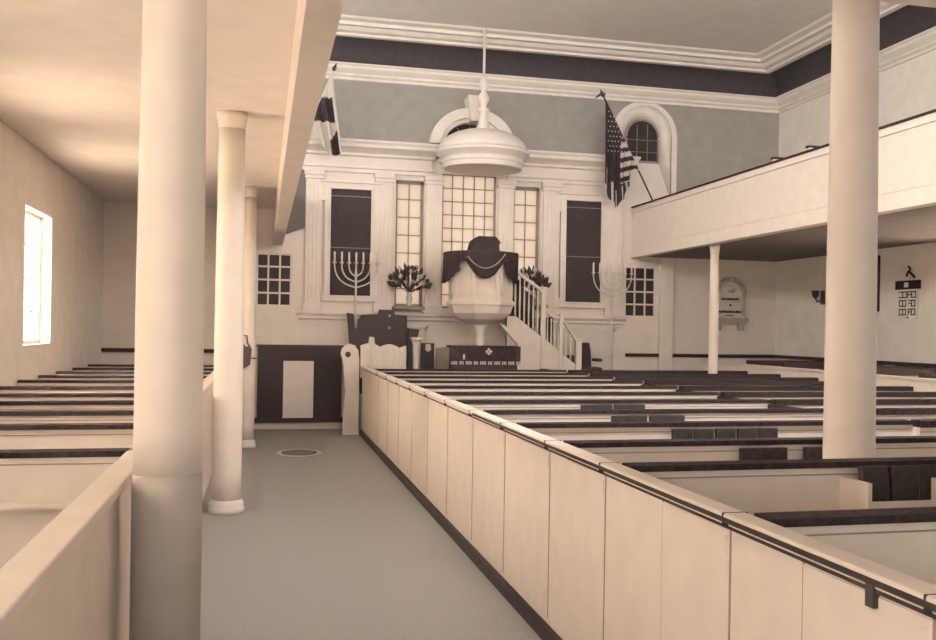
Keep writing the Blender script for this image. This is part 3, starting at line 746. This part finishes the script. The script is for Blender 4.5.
# ------------------------------------------------------------------ flags
def flag(base, tip, label, right, seed):
    t = thing('flag', label, 'flag', base, 'flags on slanting poles')
    b, p = Vector(base), Vector(tip)
    MB().tube([b, p], .016, 8).build('pole', M['metal_w'] if not right else M['metal_d'], t)
    d = (p - b).normalized()
    MB().lathe([(.012, 0), (.03, .03), (.012, .06), (.03, .09), (.002, .16)], (0, 0), 10)
    fn = MB().tube([p, p + d * .04, p + d * .07, p + d * .15], [.014, .035, .03, .003], 8)
    if right: fn.tube([p + Vector((-.15, 0, -.02)), p + Vector((-.05, 0, .06)), p + Vector((.03, 0, .05))], [.012, .03, .012], 6)
    fn.build('finial', M['metal_d'], t)
    return t, b, p, d
t, b, p, d = flag((6.62, 16.45, 4.0), (5.68, 16.45, 5.76), 'striped and starred national flag drooping from a pole at the right gallery', True, 1)
# cloth: hoist runs down the pole from the tip; each thread hangs straight down
nu, nv = 48, 60; vs = []; fm = []
def hang(u):                                  # u: 0 tip .. 1 low end of hoist; returns the bottom z
    return 4.28 - .40 * math.sin(min(1, u / .38) * PI / 2) + (max(0, u - .38) / .62) ** 1.3 * .72
UL = .72                                      # share of the pole taken by the hoist
for i in range(nu + 1):
    u = i / nu; h0 = p + (b - p) * (u * UL * .95 + .02)
    for j in range(nv + 1):
        v = j / nv; zb = hang(u) + .03 * math.sin(u * 30)
        x = h0.x - .05 * math.sin(v * PI) * u - .10 * v * (u > .6) * (u - .6) / .4
        yy = 16.45 - .045 * math.sin(u * 26 + 1.2 * v) * min(1, v * 3) - .03
        vs.append((x, yy, h0.z + (zb - h0.z) * v))
mb = MB(); W_ = nv + 1
for i in range(nu):
    for j in range(nv):
        q = vs[i * W_ + j]; x, z = q[0], q[2]
        w = (x - 5.70) * .25 - (z - 4.85) * .97      # across the stripes, downwards
        m_ = 0
        u, v = i / nu, j / nv
        if x > 5.95 and -.30 < w - .13 < .50 and u > .46:
            m_ = 1 if int((w + 5) / .085) % 2 == 0 else 0
        elif v > .78 and int(u * 26) % 4 == 1: m_ = 1
        mb.add([vs[k] for k in (i * W_ + j, (i + 1) * W_ + j, (i + 1) * W_ + j + 1, i * W_ + j + 1)], [(0, 1, 2, 3)], m_, False)
mb.build('cloth', [M['flag_d'], M['flag_w']], t, solid=.006)
sm = MB()
for r_ in range(9):
    for c_ in range(3 + r_ // 2):
        z = 5.50 - r_ * .085; x = 5.74 + c_ * .062 + (.03 if r_ % 2 else 0)
        xp = p.x + (b.x - p.x) * (p.z - z) / (p.z - b.z)
        if x > xp - .03: continue
        pts = []
        for k in range(10):
            a = PI / 2 + k * PI / 5; rr = .016 if k % 2 == 0 else .007
            pts.append((x + rr * math.cos(a), z + rr * math.sin(a)))
        sm.prism(pts, 'y', 16.352, 16.358)
sm.build('stars', M['flag_w'], t)
t, b, p, d = flag((.31, 16.45, 3.97), (1.05, 16.45, 5.84), 'pale furled flag with dark bands drooping from a pole at the left gallery', False, 2)
vs = []; nu, nv = 24, 50
for i in range(nu + 1):
    u = i / nu; h0 = p + (b - p) * (u * .42 + .02)
    for j in range(nv + 1):
        v = j / nv; zb = 4.46 + .14 * abs(u - .35) + .25 * max(0, u - .6)
        x = h0.x + (.17 * v * (1 - u) + .14 * v * u); yy = 16.40 - .05 * math.sin(u * 17 + v) * min(1, v * 3)
        vs.append((x, yy, h0.z + (zb - h0.z) * v))
mb = MB(); W_ = nv + 1
for i in range(nu):
    for j in range(nv):
        q = vs[i * W_ + j]; u, v = i / nu, j / nv; z = q[2]
        m_ = 0
        if 5.02 < z < 5.42 and u > .12: m_ = 1
        if 4.4 < z < 4.82 - .5 * (u - .2) and .05 < u < .42 : m_ = 1
        mb.add([vs[k] for k in (i * W_ + j, (i + 1) * W_ + j, (i + 1) * W_ + j + 1, i * W_ + j + 1)], [(0, 1, 2, 3)], m_, False)
mb.build('cloth', [M['flag_w'], M['flag_d']], t, solid=.006)

# ------------------------------------------------------------------ memorials and fittings on the right
t = thing('memorial_tablet', 'carved marble memorial with arched top on the wall behind the thin post', 'memorial', (8.38, D, 1.75))
y = D - .001
MB().box(8.13, 8.63, y - .06, y, 1.98, 2.50).build('slab', M['marble_l'], t)
MB().prism([(8.15, 2.48), (8.61, 2.48)] + arc(8.38, 2.48, .23, .21, 0, PI, 20), 'y', y - .05, y).build('arched_top', M['marble_l'], t)
bo = MB().band(arc(8.38, 2.46, .30, .27, 0, PI, 20), arc(8.38, 2.46, .22, .19, 0, PI, 20), 'y', y - .09, y)
for k in range(13):
    a = PI * k / 12; bo.ball((8.38 + .27 * math.cos(a), y - .08, 2.46 + .25 * math.sin(a)), .045, n=8)
bo.box(8.62, 8.67, y - .07, y, 2.02, 2.46).box(8.09, 8.12, y - .07, y, 2.02, 2.46)
bo.build('border', M['marble'], t)
MB().ball((8.39, y - .05, 2.50), .085, n=12, sc=(1.1, .5, .6)).build('relief', M['marble'], t)
MB().box(8.05, 8.72, y - .13, y, 1.92, 1.99).box(8.09, 8.68, y - .10, y, 1.87, 1.92).build('shelf', M['marble'], t)
MB().box(8.10, 8.20, y - .09, y, 1.75, 1.88).build('bracket', M['marble'], t)
MB().box(8.55, 8.65, y - .09, y, 1.75, 1.88).build('bracket', M['marble'], t)
rnd = random.Random(4)
for z, a, b_, hh in ((2.335, 8.20, 8.55, .022), (2.10, 8.15, 8.61, .024)):
    x = a; tx = MB()
    while x < b_:
        w = rnd.uniform(.025, .05); tx.box(x, min(x + w, b_), y - .064, y - .058, z - hh, z + hh * rnd.uniform(.6, 1)); x += w + .008
    tx.build('inscription_line', M['ink'], t)
MB().box(8.36, 8.40, y - .064, y - .058, 2.20, 2.24).build('inscription_line', M['ink'], t)
MB().box(8.28, 8.46, y - .064, y - .058, 2.02, 2.035).build('inscription_line', M['ink'], t)
# number board on the right wall
t = thing('hymn_board', 'white board with dark heading band and small dark marks on the right wall', 'sign', (XR, 13.0, 2.0))
x = XR - .001
MB().box(x - .03, x, 12.78, 13.22, 1.96, 2.52).build('board', M['plaster'], t)
MB().box(x - .05, x, 12.73, 13.28, 2.40, 2.53).build('heading', M['ink'], t)
MB().box(x - .054, x - .045, 12.96, 13.06, 2.43, 2.50).build('heading_mark', M['plaster'], t)
mk = MB()
def glyph(yc, zc, k, w=.085, h=.05):
    q = x - .031; b_ = .016
    mk.box(q - .004, q, yc - w, yc - w + b_, zc - h, zc + h).box(q - .004, q, yc - w, yc + w, zc + h - b_, zc + h)
    mk.box(q - .004, q, yc - w, yc + w * (.2 if k % 2 else 1), zc - h, zc - h + b_).box(q - .004, q, yc - .008, yc + .010, zc - h, zc + h)
    if k % 3: mk.box(q - .004, q, yc + w - b_, yc + w, zc - h, zc + h)
    if k % 2: mk.box(q - .004, q, yc, yc + w, zc - .008, zc + .008)
for r_, z in enumerate((2.32, 2.19, 2.06)):
    for c_, yc in enumerate((13.115, 12.90)): glyph(yc, z, r_ * 2 + c_, .085 if r_ else .10)
mk.build('marks', M['ink'], t)
MB().tube([(x - .02, 13.05, 2.60), (x - .03, 13.0, 2.66), (x - .03, 12.94, 2.70), (x - .03, 12.99, 2.74)], .018, 6).tube([(x - .03, 12.97, 2.66), (x - .03, 12.88, 2.60), (x - .03, 12.84, 2.57)], .016, 6).build('crest', M['ink'], t)
MB().ball((x - .02, 13.0, 1.98), .022, n=8).build('knob', M['ink'], t)
# sconce
t = thing('wall_sconce', 'small dark wall sconce on the right wall left of the thick column', 'lamp', (XR, 15.36, 2.3))
MB().box(XR - .03, XR - .001, 15.30, 15.42, 2.22, 2.46).build('back_plate', M['metal_d'], t, bevel=.01)
MB().tube([(XR - .03, 15.36, 2.30), (XR - .12, 15.36, 2.26), (XR - .16, 15.36, 2.33)], .014, 6).build('arm', M['metal_d'], t)
MB().lathe([(.02, 2.32), (.05, 2.36), (.07, 2.44), (.05, 2.46)], (XR - .16, 15.36), 10).build('lamp_shade', M['metal_d'], t)
# dark-framed tablet half hidden by the column
t = thing('framed_notice', 'narrow dark-framed notice on the right wall at the edge of the thick column', 'picture', (XR, 14.1, 2.1))
MB().box(XR - .02, XR - .001, 13.79, 14.31, 2.14, 2.90).build('sheet', M['plaster'], t)
f = MB()
for (a, b_, c, d_) in ((13.74, 13.80, 2.08, 2.96), (14.30, 14.36, 2.08, 2.96), (13.74, 14.36, 2.08, 2.14), (13.74, 14.36, 2.90, 2.96)): f.box(XR - .035, XR - .001, a, b_, c, d_)
f.build('frame', M['dark'], t)

# ------------------------------------------------------------------ light
w = bpy.data.worlds.new('World'); SC.world = w; w.use_nodes = True
bg = w.node_tree.nodes['Background']; bg.inputs['Color'].default_value = (1, .955, .905, 1); bg.inputs['Strength'].default_value = 1.35
def area(name, loc, rot, sx, sy, power, col=(1, .955, .905)):
    l = bpy.data.lights.new(name, 'AREA'); l.shape = 'RECTANGLE'; l.size = sx; l.size_y = sy; l.energy = power; l.color = col
    o = bpy.data.objects.new(name, l); COL.objects.link(o); o.location = loc; o.rotation_euler = rot
    return o
# added daylight lamps at the unseen entrance openings, below and above the rear gallery
for o in EO[:2]: area('entrance_fill', ((o[0] + o[1]) / 2, YB - .4, 1.5), (PI / 2, 0, 0), 2.2, 2.7, 90 if o[0] < 0 else 45)
for o in EO[2:]: area('upper_fill', ((o[0] + o[1]) / 2, YB - .1, 5.05), (PI / 2, 0, 0), 1.9, 1.7, 170)
# lamps outside the added side windows, standing for daylight
for i, q in enumerate(LW):
    area('window_fill', (XL - .5, (q[0] + q[1]) / 2, 2.2), (0, -PI / 2, 0), 1.6, 1.5, (150, 180, 260, 680, 850)[i])
for q in RW:
    area('window_fill', (XR + .5, (q[0] + q[1]) / 2, 2.2), (0, PI / 2, 0), 1.6, 1.5, 350)
area('pew_fill', (3.44, 5.08, 4.05), (PI / 2 - .45, 0, 0), 5.6, .35, 170)  # added unseen strip brightening the pew backs, no fixture there
area('left_upper_fill', (XL + .05, 8.0, 5.1), (0, -PI / 2 - .12, 0), 1.4, 15, 460)  # added unseen fill above the left gallery, no window there
area('right_upper_fill', (XR - .05, 2.5, 5.1), (0, PI / 2 + .12, 0), 1.4, 9, 350)  # matching added fill on the right, likewise without a window

# ------------------------------------------------------------------ camera
cam = bpy.data.cameras.new('camera'); co = bpy.data.objects.new('camera', cam); COL.objects.link(co)
psi, rho = math.atan(.26), .016
R0 = Vector((math.cos(psi), -math.sin(psi), 0)); F = Vector((math.sin(psi), math.cos(psi), 0)); U0 = Vector((0, 0, 1))
R_ = R0 * math.cos(rho) + U0 * math.sin(rho); U_ = U0 * math.cos(rho) - R0 * math.sin(rho)
m = Matrix((R_, U_, -F)).transposed().to_4x4(); m.translation = Vector((0, 0, 1.7))
co.matrix_world = m
cam.sensor_width = 36; cam.sensor_fit = 'HORIZONTAL'; cam.lens = 36 * 1000 / 936
cam.shift_x = (468 - 522) / 936; cam.shift_y = (330 - 320) / 936
cam.clip_start = .05; cam.clip_end = 200
SC.camera = co

vs_ = SC.view_settings; vs_.view_transform = 'Standard'; vs_.look = 'None'; vs_.gamma = 1; vs_.use_curve_mapping = False
vs_.exposure = 0.0
